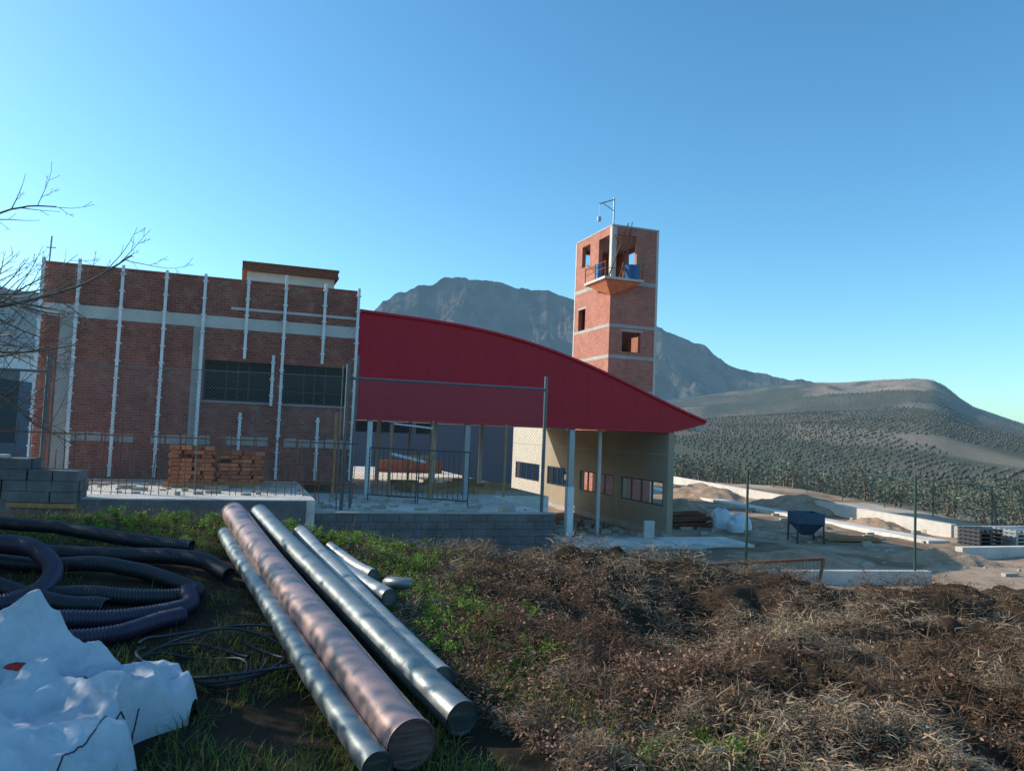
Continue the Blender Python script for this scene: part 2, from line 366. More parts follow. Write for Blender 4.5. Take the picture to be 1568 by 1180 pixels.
boxes("window_sills",[(a-.05,b_+.05,-.04,.1,wz0-.05,wz0-.003) for a,b_ in W],M['conc'],o)
boxes("penthouse_walls",[(5.6,8.85,5,8,7.7,9.42)],M['cream'],o)
boxes("penthouse_brick_band",[(5.59,8.86,4.99,8.01,8.78,8.98)],M['brick'],o)
boxes("penthouse_roof",[(5.42,9.0,4.82,8.2,9.422,9.50),(5.45,8.97,4.85,8.17,9.502,9.68),(5.42,9.0,4.82,8.2,9.682,9.76)],M['rust'],o)
P=MB();K=MB()
def post(t,z0,z1,lean=0):
    w=.042
    P.box(t-w,t+w,-.24,-.18,z0,z1)
    z=z0+.3
    while z<z1-.1:
        K.box(t-.07,t+.07,-.26,0,z,z+.04);z+=.52
for t in (.03,.96,2.12,3.32,4.42,6.82,9.12): post(t,1.95 if t not in(.96,) else 3.0,8.25+rng.uniform(-.03,.06) if t!=6.82 else 8.44)
post(5.68,5.68,8.25);post(8.05,5.68,8.28);post(5.66,1.95,4.0);post(8.02,1.95,3.95);post(6.55,4.25,5.85);post(1.0,2.0,3.2)
P.out("cladding_posts",M['white'],o);K.out("post_brackets",M['white'],o)
mb=MB();mb.bar((.1,.1,8.1),(.12,.1,8.95),.025);mb.bar((.0,.1,8.6),(.25,.1,8.62),.015);mb.out("roof_pipe",M['galv'],o)
# hall with red arched roof
o=site("red_roof_hall")
arc=[(9.2,7.53),(10.72,7.49),(12.56,7.34),(14.49,7.06),(16.25,6.68),(18.1,6.13),(19.75,5.50),(21.31,4.87),(22.63,4.47)]
ta=np.linspace(9.2,22.63,48);pa=np.polyfit([p[0] for p in arc],[p[1] for p in arc],4);za=np.polyval(pa,ta)
zbm=np.where(ta<21.2,3.98,3.98+(ta-21.2)/(22.63-21.2)*.36)
Vf=[];Ff=[];n=len(ta)
for w in (0.0,.06):
    for k in range(n): Vf.append((ta[k],w,zbm[k]))
    for k in range(n): Vf.append((ta[k],w,za[k]))
for k in range(n-1):
    Ff+=[(k,k+1,n+k+1,n+k),(2*n+k+1,2*n+k,3*n+k,3*n+k+1),(k+1,k,2*n+k,2*n+k+1),(n+k,n+k+1,3*n+k+1,3*n+k)]
Ff.append((0,n,3*n,2*n));Ff.append((n-1,3*n-1,4*n-1,2*n-1))
obj("fascia",Vf,Ff,M['red'],o)
mb=MB()
for t in np.arange(9.6,22.2,1.0):
    mb.box(t,t+.012,-.004,.0,3.99 if t<21.2 else 4.2,float(np.polyval(pa,t))-.08)
mb.out("fascia_seams",M['red'],o)
V,F=tube([(t_,-.03,z_) for t_,z_ in zip(ta,za)],.06,8);obj("fascia_edge_trim",V,F,M['redtrim'],o,True)
mb=MB();mb.bar((9.2,-.02,3.98),(21.2,-.02,3.98),.045);mb.out("fascia_bottom_trim",M['redtrim'],o,True)
Vr=[];Fr=[]
for w in (.07,12.5):
    for k in range(n): Vr.append((ta[k],w,za[k]+.04))
for w in (.07,12.5):
    for k in range(n): Vr.append((ta[k],w,za[k]-.06))
for k in range(n-1): Fr+=[(k,k+1,n+k+1,n+k),(2*n+k+1,2*n+k,3*n+k,3*n+k+1)]
for k in range(n-1): Fr+=[(n+k,n+k+1,3*n+k+1,3*n+k)]
obj("roof_sheet",Vr,Fr,M['redtrim'],o,True)
boxes("ceiling",[(9.25,21.3,.07,12.4,4.02,4.08)],M['cream'],o)
boxes("gutter",[(22.2,22.66,0,12.4,4.10,4.22)],M['galv'],o)
cols=[(13.13,1.5,4.0,'galv',.09),(17.08,1.75,4.0,'dark',.10),(21.15,0,4.0,'dark',.09),(9.75,1.5,4.0,'white',.08)]
for i_,(t,z0,z1,m,w) in enumerate(cols): boxes("column_%d"%i_,[(t-w,t+w,.08,.08+2*w,z0,z1)],M['galv'] if m=='dark' else M[m],o)
boxes("column_casing",[(16.96,17.2,.04,.30,-.05,1.85)],M['white'],o)
boxes("column_rear",[(12.3,12.5,2.0,2.2,1.5,4.0),(11.0,11.15,6,6.15,1.5,4.0),(15.4,15.55,6.0,6.15,1.5,4.0),(18.6,18.72,1.0,1.12,0,4.0)],M['concL'],o)
sw=MB();ws=[(.25,3.7),(4.4,7.9),(9.2,12.0)];prev=-.05;t0,t1=21.0,21.25
for a,b_ in ws:
    sw.box(t0,t1,prev,a,-.4,3.97);sw.box(t0,t1,a,b_,-.4,1.15);sw.box(t0,t1,a,b_,2.08,3.97);prev=b_
sw.box(t0,t1,prev,12.5,-.4,3.97);sw.out("side_wall",M['beige_shaded'],o)  # front stretch painted darker to stand for shade
boxes("side_wall_rear_lit_tone",[(t0,t1,12.5,13.1,-.4,4.05),(t0,t1,13.1,16.9,-.4,1.15),(t0,t1,13.1,16.9,2.08,4.05),(t0,t1,16.9,17.5,-.4,4.05)],M['cream'],o)  # same wall, sunlit stretch painted with the paler render
ws.append((13.1,16.9))
mb=MB()
for w in (4.05,8.5,12.5): mb.box(20.994,21.0,w,w+.03,-.3,3.95)
mb.box(20.993,21.0,-.05,17.5,3.1,3.13);mb.out("render_joints",M['conc'],o)
mb=MB()
for a,b_ in ws:
    mb.box(21.0,21.06,a,b_,1.15,1.2);mb.box(21.0,21.06,a,b_,2.03,2.08)
    nn=4
    for k in range(nn+1):
        q=a+(b_-a-.06)*k/nn;mb.box(21.0,21.06,q,q+.06,1.2,2.03)
mb.out("side_window_frames",M['dark'],o)
boxes("side_wall_plinth",[(20.9,21.0,0,17.5,-.4,.25)],M['conc'],o)
boxes("low_brick_wall",[(12.2,15.6,13,13.2,1.5,2.1)],M['brick'],o)
o=site("industrial_building")
boxes("walls",[(4,28,26,36,0,4.9)],M['shed'],o);boxes("roof_edge",[(3.8,28.2,25.8,36.2,4.902,5.15)],M['concL'],o)
boxes("windows",[(8+k*1.5,9.2+k*1.5,25.97,26,3.4,4.3) for k in range(7)],M['glass'],o)
# ------------------------------------------------------------ tower
o=empty("brick_training_tower",(5.36,43.4,0),TH)
a_,b_=3.0,4.96;H=15.7
tw=MB()
th=.25
def wallF(op,t0,t1,z0,z1,axis):
    cuts=sorted(set([z0,z1]+[c for q in op for c in (q[2],q[3])]))
    for zA,zB in zip(cuts[:-1],cuts[1:]):
        seg=[(q[0],q[1]) for q in op if q[2]<=zA and q[3]>=zB];seg.sort();p=t0
        for s0,s1 in seg+[(t1,t1)]:
            if s0>p+1e-4:
                if axis=='x': tw.box(p,s0,0,th,zA,zB)
                elif axis=='y': tw.box(0,th,p,s0,zA,zB)
                elif axis=='x2': tw.box(p,s0,b_-th,b_,zA,zB)
                else: tw.box(a_-th,a_,p,s0,zA,zB)
            p=max(p,s1)
wallF([(.30,1.60,12.75,15.25),(.83,2.0,8.57,9.71),(.9,2.0,4.6,5.8)],0,a_,0,H,'x')
wallF([(.30,1.7,12.75,15.25),(2.9,4.05,14.0,15.3),(3.3,4.3,10.0,11.4),(3.3,4.3,5.5,6.9)],th,b_-th,0,H,'y')
wallF([(.45,1.6,12.75,15.1)],0,a_,0,H,'x2');wallF([(2.4,3.6,12.9,15.1)],th,b_-th,0,H,'y2')
tw.out("walls",M['brickT'],o)
boxes("floors",[(th,a_-th,th,b_-th,12.4,12.6),(th,a_-th,th,b_-th,8.1,8.3),(th,a_-th,th,b_-th,15.3,15.5),(th,a_-th,th,b_-th,4.1,4.3)],M['conc'],o)
bands=[]
for z,hh in ((12.42,.22),(9.92,.18),(8.15,.2),(6.2,.2)):
    bands+=[(-.012,a_+.012,-.012,.1,z,z+hh),(-.012,.1,.1,b_+.01,z,z+hh)]
bands+=[(-.02,a_+.02,-.02,.3,15.702,15.8),(-.02,.3,.3,b_+.02,15.702,15.8),(a_-.3,a_+.02,.3,b_+.02,15.702,15.8),(.3,a_-.3,b_-.3,b_+.02,15.702,15.8)]
boxes("floor_bands",bands,M['conc'],o)
boxes("corner_columns",[(-.008,.29,-.008,.29,12.65,15.69),(a_-.12,a_+.02,-.018,.15,0,15.69),(-.02,.12,b_-.12,b_+.015,0,15.69)],M['concL'],o)
boxes("window_lintels",[(.7,2.15,-.01,.1,9.713,9.85),(-.01,.1,3.2,4.4,11.403,11.52)],M['conc'],o)
Vb=[(-.75,-.75,12.62),(1.7,-.75,12.62),(1.7,0,12.62),(0,0,12.62),(0,2.0,12.62),(-.75,2.0,12.62)]
V=Vb+[(x_,y_,z_-.14) for x_,y_,z_ in Vb]
tri=[(0,1,2),(0,2,3),(0,3,4),(0,4,5)]
Ftri=tri+[(6+c,6+b2,6+a2) for a2,b2,c in tri]
for k in range(6):
    q=(k+1)%6;Ftri+=[(k,6+k,6+q),(k,6+q,q)]
obj("balcony_slab",V,Ftri,M['concL'],o)
V=[(-.65,-.65,12.46),(1.6,-.65,12.46),(1.6,0,12.46),(0,0,12.46),(0,1.9,12.46),(-.65,1.9,12.46),(0,0,11.7),(1.2,-.01,12.2),(-.01,1.4,12.2)]
obj("balcony_corbel",V,[(0,1,6),(1,7,6),(1,2,7),(0,6,5),(5,6,8),(5,8,4)],M['orange'],o)
mb=MB()
for p_ in [(-.7,-.7),(.4,-.7),(1.65,-.7),(-.7,.6),(-.7,1.95)]: mb.bar((*p_,12.6),(*p_,13.5),.03)
mb.bar((-.7,-.7,13.45),(-.7,1.95,13.4),.025);mb.bar((-.7,-.7,13.1),(-.7,1.95,13.05),.02);mb.bar((-.7,-.7,13.1),(1.65,-.7,13.1),.02)
mb.bar((-.4,-.5,12.6),(.9,-.2,15.9),.035);mb.bar((.5,-.6,12.6),(1.3,.1,16.1),.03);mb.bar((.2,-.6,12.6),(1.0,-.1,14.6),.03);mb.bar((1.4,-.4,12.6),(.1,-.1,15.2),.03);mb.bar((-.3,.4,12.6),(-.3,2.6,13.9),.03)
mb.out("railings_and_props",M['rust'],o)
mb=MB();mb.bar((.15,.15,12.6),(.1,.1,17.35),.05);mb.bar((.1,.1,17.25),(-1.0,-.3,16.75),.035);mb.bar((-1.0,-.3,16.75),(-1.0,-.3,16.0),.012);mb.bar((.1,.1,16.6),(-.75,-.2,16.85),.025);mb.box(-1.09,-.91,-.38,-.22,15.75,16.0)
mb.out("hoist",M['galv'],o)
mb=MB()
V,F=tube([(1.1,-.4,12.63),(1.1,-.4,12.7),(1.1,-.4,13.35),(1.1,-.4,13.4)],[.40,.42,.48,.50],20);mb.add(V,F);V,F=tube([(1.1,-.4,13.4),(1.1,-.4,13.3),(1.1,-.4,12.7)],[.46,.43,.36],20);mb.add(V,F)
mb.out("blue_water_tub",M['blue'],o,True)
boxes("blue_drum",[(-.55,-.25,.6,.95,12.63,13.6)],M['blue'],o,.05)
# ------------------------------------------------------------ fences
def fence(name,posts,z0s,z1,rail,mat,pr=.035,mesh='chain',pm='post'):
    e=empty(name);mb=MB()
    for (x_,y_),z0 in zip(posts,z0s): mb.bar((x_,y_,z0),(x_,y_,z1),pr,10)
    if rail:
        for (p_,q_) in zip(posts[:-1],posts[1:]): mb.bar((*p_,rail),(*q_,rail),pr*.7,8)
    mb.out("posts",M[pm],e,True)
    V=[];F=[]
    for k,(p_,q_) in enumerate(zip(posts[:-1],posts[1:])):
        top=(rail or z1)-.02;V+=[(*p_,z0s[k]+.03),(*q_,z0s[k+1]+.03),(*q_,top),(*p_,top)];F.append([4*k,4*k+1,4*k+2,4*k+3])
    if mesh: obj("mesh",V,F,M[mesh],e)
    return e
fence("chain_link_fence",[(-4.33,20.35),(.97,22.0)],[1.45,1.5],5.35,4.98,None,.05)
fence("chain_link_fence",[(-18.5,17.0),(-11.72,19.5)],[1.3,1.3],5.2,4.78,None,.05)
fence("chain_link_fence",[(-11.60,19.55),(-8.0,19.9),(-4.45,20.3)],[1.3,1.5,1.45],5.3,5.0,None,.016)
mb=MB();mb.bar((-4.12,20.4,1.5),(-4.10,20.4,5.6),.04);mb.out("fence_post",M['post'],None,True)
boxes("shade_net",[(-18.4,-11.6,18.2,18.21,3.0,4.7)],M['net'])
o=site("rebar_railing");mb=MB()
for t in np.arange(-1,8.6,.19):
    t+=rng.normal(0,.04);hh=rng.uniform(2.6,3.7);mb.bar((t,-5.2,1.7),(t+rng.normal(0,.07),-5.2+rng.normal(0,.05),hh),.010,5)
mb.bar((-1,-5.2,3.3),(8.6,-5.2,3.25),.016,6);mb.bar((-1,-5.2,2.2),(8.6,-5.2,2.2),.012,6)
mb.out("bars",M['rust'],o)
o=site("crowd_barrier");mb=MB()
for k in range(2):
    p0=np.array([9.4+1.3*k,-2.3-1.0*k,0]);p1=p0+np.array([1.25,-.95,0])
    for z in (1.7,3.1):mb.bar(p0+[0,0,z],p1+[0,0,z],.02)
    for q in np.linspace(0,1,11): mb.bar(p0+(p1-p0)*q+[0,0,1.52 if q in(0,1) else 1.7],p0+(p1-p0)*q+[0,0,3.1],.018 if q in (0,1) else .01,6)
mb.out("bars",M['dark'],o)
o=site("scaffold_prop");mb=MB()
for (t,w,z0,z1,dt) in [(8.3,-2.5,1.6,4.1,.25),(8.6,-2.3,1.6,4.0,-.1),(10.2,-1.2,1.5,3.8,.05),(11.6,-1.0,1.5,4.0,.02),(14.3,-.5,1.5,4.0,.0),(11.9,4.0,1.5,4.0,0)]: mb.box(t,t+.07,w,w+.07,z0,z1)
mb.box(10.2,11.7,-1.1,-1.03,2.75,2.87);mb.out("timbers",M['wood'],o)
o=site("rope_rail");mb=MB();mb.bar((10.3,-1.2,3.85),(11.6,-1.05,3.75),.03);mb.bar((10.2,-1.15,2.9),(11.4,-1.1,2.65),.05);mb.out("rails",M['white'],o)
o=empty("concrete_block_pile",(-11.5,16.7,1.8),.15);mb=MB()
for c in range(4):
    for k in range(8):
        for d_ in range(3):
            if c==3 and (k<1 or k>5): continue
            x0=-1.9+k*.5+rng.uniform(-.02,.02);y0=d_*.25+rng.uniform(-.02,.02);mb.box(x0,x0+.48,y0,y0+.235,c*.235,c*.235+.225)
mb.out("blocks",M['block'],o)
boxes("pallet",[(-1.9,2.1,0,.1,-.12,-.02),(-1.9,2.1,.35,.45,-.12,-.02)],M['wood'],o)
boxes("planks_on_top",[(-1.8,.6,.1,.3,.95,1.0),(-1.6,.2,.35,.5,.95,1.03)],M['concL'],o)
mbr=attrmat("loose_brick_mat",.85,ns=6,nv=.3)
for q,(t,w,nx,nc) in enumerate([(3.9,-3.0,8,9),(5.15,-2.8,8,8)]):
    o=site("pallet_of_bricks");mb=MB()
    for c in range(nc):
        off=.0 if c%2==0 else .06
        for k in range(nx//2):
            for d_ in range(4):
                if c>nc-4 and rng.random()<.30: continue
                x0=t+off+k*.29+rng.uniform(-.03,.03);y0=w+d_*.26+rng.uniform(-.03,.03);g=rng.uniform(.6,1.2)
                mb.box(x0,x0+.265,y0,y0+.235,2.02+c*.11,2.02+c*.11+.098,(.64*g,.21*g,.10*g))
    mb.out("bricks",mbr,o);boxes("pallet",[(t-.1,t+nx*.15+.1,w,w+.08,1.89,1.99),(t-.1,t+nx*.15+.1,w+.9,w+.98,1.89,1.99),(t-.1,t+nx*.15+.1,w,w+1.0,1.992,2.015)],M['wood'],o)
o=site("building_debris");mb=MB()
for k in range(140):
    t=rng.uniform(-1,13.5);w=rng.uniform(-5.4,-1.0);z=1.88 if t<7.5 else 1.51;s_=rng.uniform(.04,.12);mb.box(t,t+s_*rng.uniform(1,4),w,w+s_,z,z+s_*.8)
for k in range(150):
    t=rng.uniform(16,21);w=rng.uniform(-3.5,5);s_=rng.uniform(.05,.18);mb.box(t,t+s_*rng.uniform(1,3),w,w+s_,-.02,s_*.8)
for k in range(160):
    t=rng.uniform(21.5,40);w=rng.uniform(-9,12);s_=rng.uniform(.05,.16);mb.box(t,t+s_*rng.uniform(1,4),w,w+s_,-.05,s_*.8)
mb.box(12.6,13.0,-5.4,-5.1,1.54,1.68);mb.box(10.8,11.9,-5.5,-5.35,1.54,1.6)
mb.out("rubble",M['stone'],o)
o=site("wood_pile");mb=MB()
for k in range(30):
    t=rng.uniform(11,15);w=rng.uniform(.5,5);mb.box(t,t+rng.uniform(.3,1.6),w,w+.1,1.51,1.55+rng.uniform(0,.25))
mb.out("boards",M['wood'],o)
o=site("standing_panel");boxes("panel",[(19.6,20.0,-.9,-.8,0,.75)],M['concL'],o);boxes("foot",[(19.65,19.95,-1.0,-.7,0,.05)],M['conc'],o)
# ------------------------------------------------------------ right side of the site
def wallseg(name,p,q,h,t,mat,z0=-.5):
    e=boxes(name,[(0,math.dist(p,q),-t/2,t/2,z0,h)],mat);e.location=(*p,0);e.rotation_euler=(0,0,math.atan2(q[1]-p[1],q[0]-p[0]));return e
wallseg("low_concrete_wall",(6.75,20.8),(11.85,21.85),.34,.2,M['concL'])
wallseg("white_retaining_wall",(14.0,68),(19.24,33.5),.55,.3,M['concL'])
wallseg("low_concrete_wall",(15.9,27.4),(22.5,29.6),.35,.3,M['concL'])
wallseg("low_concrete_wall",(19.24,33.3),(26,35.5),.5,.3,M['conc'])
wallseg("concrete_path",(9.5,62),(17.2,31),.12,1.0,M['slab'])
wallseg("concrete_path",(2,26.5),(8.5,28.6),.11,2.0,M['slab'])
fence("green_post_fence",[(6.47,21.0),(11.4,21.75)],[.2,.25],2.98,None,None,.035,'','green')
pp=[(22.8,80),(22.8,66.7),(22.86,59.5),(23.2,53.9),(23.5,48.5),(23.9,43.7),(24.6,39.5),(25.4,35.5),(26.2,31.5)]
fence("green_post_fence",pp,[-.3]*len(pp),2.0,1.95,None,.03,'','green')
e=empty("rusty_mesh_frame");mb=MB()
c0,c1,c2,c3=(3.0,17.2,.86),(7.3,17.9,1.12),(6.65,17.0,-.1),(2.5,16.6,-.1)
mb.bar(c0,c1,.035);mb.bar(c1,c2,.04);mb.bar(c0,c3,.03);mb.bar((5.0,17.53,.98),(4.5,16.8,-.1),.03);mb.out("frame",M['rust'],e);obj("mesh",[c0,c1,c2,c3],[(0,1,2,3)],M['chainR'],e)
e=empty("blue_hopper",(11.4,29.7,0));mb=MB()
sq=lambda r,z:[(-r,-r,z),(r,-r,z),(r,r,z),(-r,r,z)]
V=sq(.52,1.15)+sq(.52,.75)+sq(.16,.3)+sq(.47,1.15)+sq(.47,.76)+sq(.13,.33);F=[]
for k in range(4):
    q=(k+1)%4
    F+=[(k,q,4+q,4+k),(4+k,4+q,8+q,8+k),(12+q,12+k,16+k,16+q),(16+q,16+k,20+k,20+q),(q,k,12+k,12+q)]
obj("bin",V,F,M['bluedk'],e);mb=MB()
for sx in(-1,1):
    for sy in (-1,1): mb.bar((sx*.48,sy*.48,.8),(sx*.5,sy*.5,0),.035)
for sx in (-1,1): mb.bar((sx*.5,-.5,.2),(sx*.5,.5,.2),.02)
mb.out("legs",M['dark'],e)
def lumpy(name,pos,sx,sy,sz,mat,seed=1,rot=0):
    u=np.linspace(0,2*np.pi,29)[:-1];v=np.linspace(0,np.pi/2*1.05,12)
    U,Vv=np.meshgrid(u,v);n_=1+.45*(fbm(np.cos(U)*2+seed,Vv*2+np.sin(U)*2,3,seed)-.5)
    sqz=lambda c:np.sign(c)*np.abs(c)**.55
    x_=sx*sqz(np.cos(U))*np.sin(Vv)**.5*n_;y_=sy*sqz(np.sin(U))*np.sin(Vv)**.5*n_;z_=sz*np.clip(np.cos(Vv),0,1)**.5*n_
    i=np.arange(11)[:,None]*28;j=np.arange(28)[None,:];F=np.stack([i+j,i+28+j,i+28+(j+1)%28,i+(j+1)%28],-1).reshape(-1,4)
    o=obj(name,np.stack([x_,y_,z_],-1).reshape(-1,3),F,mat,None,True);o.location=pos;o.rotation_euler=(0,0,rot);return o
lumpy("white_bulk_bag",(9.2,33.4,0),.42,.42,.8,M['wbag'],1);lumpy("white_bulk_bag",(9.95,33.2,0),.40,.4,.62,M['wbag'],4);lumpy("white_bulk_bag",(9.5,32.3,0),.3,.4,.42,M['wbag'],9)
mdp=simple("pile_dirt",(.40,.27,.18),.95,var=.4,scale=2.5,bs=.8,bd=.08)
def heap(name,cx_,cy_,rx,ry,h,seed):
    g=np.linspace(-1,1,50);U,Vv=np.meshgrid(g,g);d=np.hypot(U,Vv);n_=fbm(U*3+seed,Vv*3,5,seed)
    z_=h*np.clip(1-d**1.3+(n_-.5)*.8,0,None)-.06;x_=cx_+U*rx;y_=cy_+Vv*ry
    i=np.arange(49)[:,None]*50;j=np.arange(49)[None,:];F=np.stack([i+j,i+j+1,i+50+j+1,i+50+j],-1).reshape(-1,4)
    return obj(name,np.stack([x_,y_,z_+zt(x_,y_)*1.0],-1).reshape(-1,3),F,mdp,None,True)
for q in [(8.4,37.5,2.2,1.6,.8,7),(17.0,45,3.5,3.4,.8,12),(13.3,53,3.0,5.2,.8,15),(14.6,26.2,2.4,1.1,.4,17),(9.5,25.0,2.4,1.3,.35,19),(19.5,26.0,2.6,1.2,.4,23),(12.5,35,2.6,1.0,.4,29),(17.5,37,1.5,2.0,.45,31)]: heap("dirt_pile",*q)
e=empty("rebar_bundle",(7.6,33.2,0),.5);mb=MB()
for k in range(50): 
    y0=rng.uniform(-.5,.5);z0=rng.uniform(.05,.6);mb.bar((-1.1+rng.uniform(-.1,.1),y0,z0),(1.1,y0+rng.normal(0,.05),z0+rng.normal(0,.03)),.02,5)
mb.out("bars",M['rust'],e)
for px_,py_ in ((18.6,30.6),(20.2,30.9)):
    e=empty("pallet_stack",(px_,py_,0),.3);mb=MB()
    for c in range(5):
        for k in range(5): mb.box(-.6,.6,-.5+k*.23,-.38+k*.23,c*.15+.1,c*.15+.13)
        for k in range(3): mb.box(-.6+k*.53,-.5+k*.53,-.5,.5,c*.15,c*.15+.1)
    mb.out("boards",M['dark'] if px_<19 else M['galv'],e)
e=empty("timber_plank_pile",(13.5,31,0),.2);mb=MB()
for k in range(14): 
    y0=rng.uniform(-.6,.6);mb.box(-1.2,1.2,y0,y0+.16,.03+.05*(k//5),.07+.05*(k//5))
mb.out("planks",M['wood'],e)
e=empty("warehouse",(-42,56,0),.15)
boxes("walls",[(-22,3,0,14,0,6.3)],M['shed'],e);boxes("upper_walls",[(-22,3,0,14,6.302,8.4)],M['white'],e);boxes("roof",[(-22.3,3.3,-.4,14.3,8.402,8.8)],M['concL'],e)
boxes("lettering",[(-5.6+k*.62,-5.2+k*.62,-.05,-.004,6.95,7.45) for k in range(13) if k!=6],M['bluedk'],e)
# ------------------------------------------------------------ foreground pipes
def pipe(name,a,b,r,mat,wall=.008,seg=56):
    a=np.array(a,float);b=np.array(b,float);n=40
    s=np.linspace(0,1,n+1)[:,None];P_=a+(b-a)*s
    P_[:,0]+=.006*np.sin(s[:,0]*9+r*40);P_[:,2]+=-.02*np.sin(np.pi*s[:,0])
    Rr=r*(1+.004*(fbm(s[:,0]*9,s[:,0]*0+r*70,3,int(r*1000))-.5)*2)
    V1,F1=tube(P_,Rr,seg);V2,F2=tube(P_[::-1],(Rr-wall)[::-1],seg)
    mb=MB();mb.add(V1,F1);mb.add(V2,F2);o=mb.out(name,mat,None,True)
    rm=MB()
    for c_,dv in ((a,-1),(b,1)):
        d_=(b-a)/np.linalg.norm(b-a)
        V3,F3=tube([c_-d_*.012,c_+d_*.003,c_+d_*.003,c_-d_*.012],[r+.003,r+.003,r-wall,r-wall],seg);rm.add(V3,F3)
    rm.out("rim",mat,o,False);return o
def pmat(name,col,rough,metal,sc_=3):
    m,nt,b=newmat(name);co=objco(nt);n=noise(nt,sc_,6,co,.6);n2=noise(nt,22,5,co,.7)
    c=ramp(nt,n,[(.3,tuple(k*.7 for k in col)),(.7,col)]);d=ramp(nt,n2,[(.5,0.0),(.7,.75)])
    c=mixc(nt,d,c,(.17,.13,.10));L(nt,c,b.inputs["Base Color"])
    rr=mathn(nt,'ADD',ramp(nt,n,[(.3,rough*.85),(.7,rough*1.3)]),mathn(nt,'MULTIPLY',d,.25));L(nt,rr,b.inputs["Roughness"]);L(nt,mathn(nt,'MULTIPLY',mathn(nt,'SUBTRACT',1.0,d),metal),b.inputs["Metallic"])
    bump(nt,b,n,.06,.01);return m
mp1=pmat("brown_coated_pipe",(.40,.26,.245),.30,.35);mp2=pmat("zinc_pipe",(.24,.28,.29),.36,.6);mp3=pmat("pale_zinc_pipe",(.38,.41,.41),.40,.5)
pipe("duct_pipe",(-.42,3.85,2.19),(-2.94,8.4,2.72),.125,mp1)
pipe("duct_pipe",(-.56,3.72,2.13),(-2.87,8.0,2.56),.075,mp2)
pipe("duct_pipe",(-.20,4.3,2.16),(-2.66,8.4,2.74),.095,mp2)
pipe("duct_pipe",(-.36,4.85,2.19),(-2.10,8.0,2.60),.080,mp3)
pipe("duct_pipe",(-1.16,6.9,2.42),(-1.72,7.7,2.52),.05,mp3)
pipe("duct_pipe",(-.92,6.3,2.36),(-2.05,8.0,2.52),.065,mp3)
V,F=tube([(-1.0,6.75,2.38),(-.96,6.66,2.40),(-.86,6.6,2.41),(-.78,6.62,2.41)],[.05,.055,.05,.045],20);obj("pipe_elbow",V,F,mp2,None,True)
# ------------------------------------------------------------ corrugated hoses
def spline(P,n):
    P=np.asarray(P,float);P=np.vstack([2*P[0]-P[1],P,2*P[-1]-P[-2]]);out=[]
    for k in range(1,len(P)-2):
        t=np.linspace(0,1,n,endpoint=False)[:,None];p0,p1,p2,p3=P[k-1],P[k],P[k+1],P[k+2]
        out.append(.5*((2*p1)+(-p0+p2)*t+(2*p0-5*p1+4*p2-p3)*t**2+(-p0+3*p1-3*p2+p3)*t**3))
    return np.vstack(out)
mh=simple("hose_purple",(.045,.028,.06),.5,var=.35,scale=6,bs=0);mh2=simple("hose_black",(.022,.020,.028),.5,var=.4,scale=6,bs=0)
def hose(P,r,mat,parent,lift=0):
    Q=spline(P,160);Q[:,2]+=zt(Q[:,0],Q[:,1])+r
    s=np.concatenate([[0],np.cumsum(np.linalg.norm(np.diff(Q,axis=0),axis=1))]);n=int(s[-1]/.006)
    S=np.linspace(0,s[-1],n);Q=np.stack([np.interp(S,s,Q[:,k]) for k in range(3)],-1)
    R=r*(1+.07*np.where((np.arange(n)//2)%2==0,1,-1));V,F=tube(Q,R,14);return obj("hose",V,F,mat,parent,True)
e=empty("corrugated_hose_coil")
hose([(-6.5,7.6,0),(-5.0,7.4,.0),(-4.2,7.1,.0),(-3.3,7.0,.02),(-2.7,6.9,.05),(-2.35,6.7,.02)],.065,mh2,e)
hose([(-6.0,7.0,0),(-4.8,6.8,.05),(-4.0,6.7,.0),(-3.4,6.6,.05),(-2.8,6.5,.0),(-2.45,6.25,0),(-2.9,6.0,0),(-3.6,6.05,.0),(-4.2,6.2,0),(-5.4,6.2,0)],.06,mh2,e)
hose([(-6.0,6.3,0),(-4.6,6.6,.16),(-4.05,6.55,.2),(-3.6,6.25,.12),(-3.55,5.9,.02),(-3.9,5.6,0),(-4.6,5.5,.0),(-5.4,5.6,0)],.07,mh,e)
hose([(-5.5,5.1,0),(-4.0,5.2,.0),(-3.3,5.35,.03),(-2.75,5.6,.0),(-2.4,5.95,.0),(-2.5,6.2,.02)],.062,mh,e)
hose([(-5.0,4.7,0),(-3.9,4.95,.08),(-3.1,5.15,.0),(-2.65,5.35,0),(-2.35,5.8,.0)],.06,mh,e)
hose([(-5.5,7.9,0.1),(-4.6,7.6,.14),(-3.6,7.3,.1),(-2.9,7.25,.06)],.06,mh2,e)
hose([(-5.8,5.9,0),(-4.7,5.95,.06),(-4.0,6.0,.1),(-3.3,5.8,.0),(-2.9,5.75,.0)],.06,mh2,e)
e=empty("black_cable_coil")
for k in range(5):
    r0=.32+.05*k;aa=np.linspace(0,2*np.pi*.9,40)+k;cx_,cy_=-1.95+.05*k,4.95+.04*k
    Pq=np.stack([cx_+r0*np.cos(aa)*1.1,cy_+r0*.8*np.sin(aa),0*aa+.03+.02*k+.03*np.sin(3*aa+k)],-1);Pq[:,2]+=zt(Pq[:,0],Pq[:,1]);V,F=tube(Pq,.010,6);obj("cable",V,F,mh2,e,True)
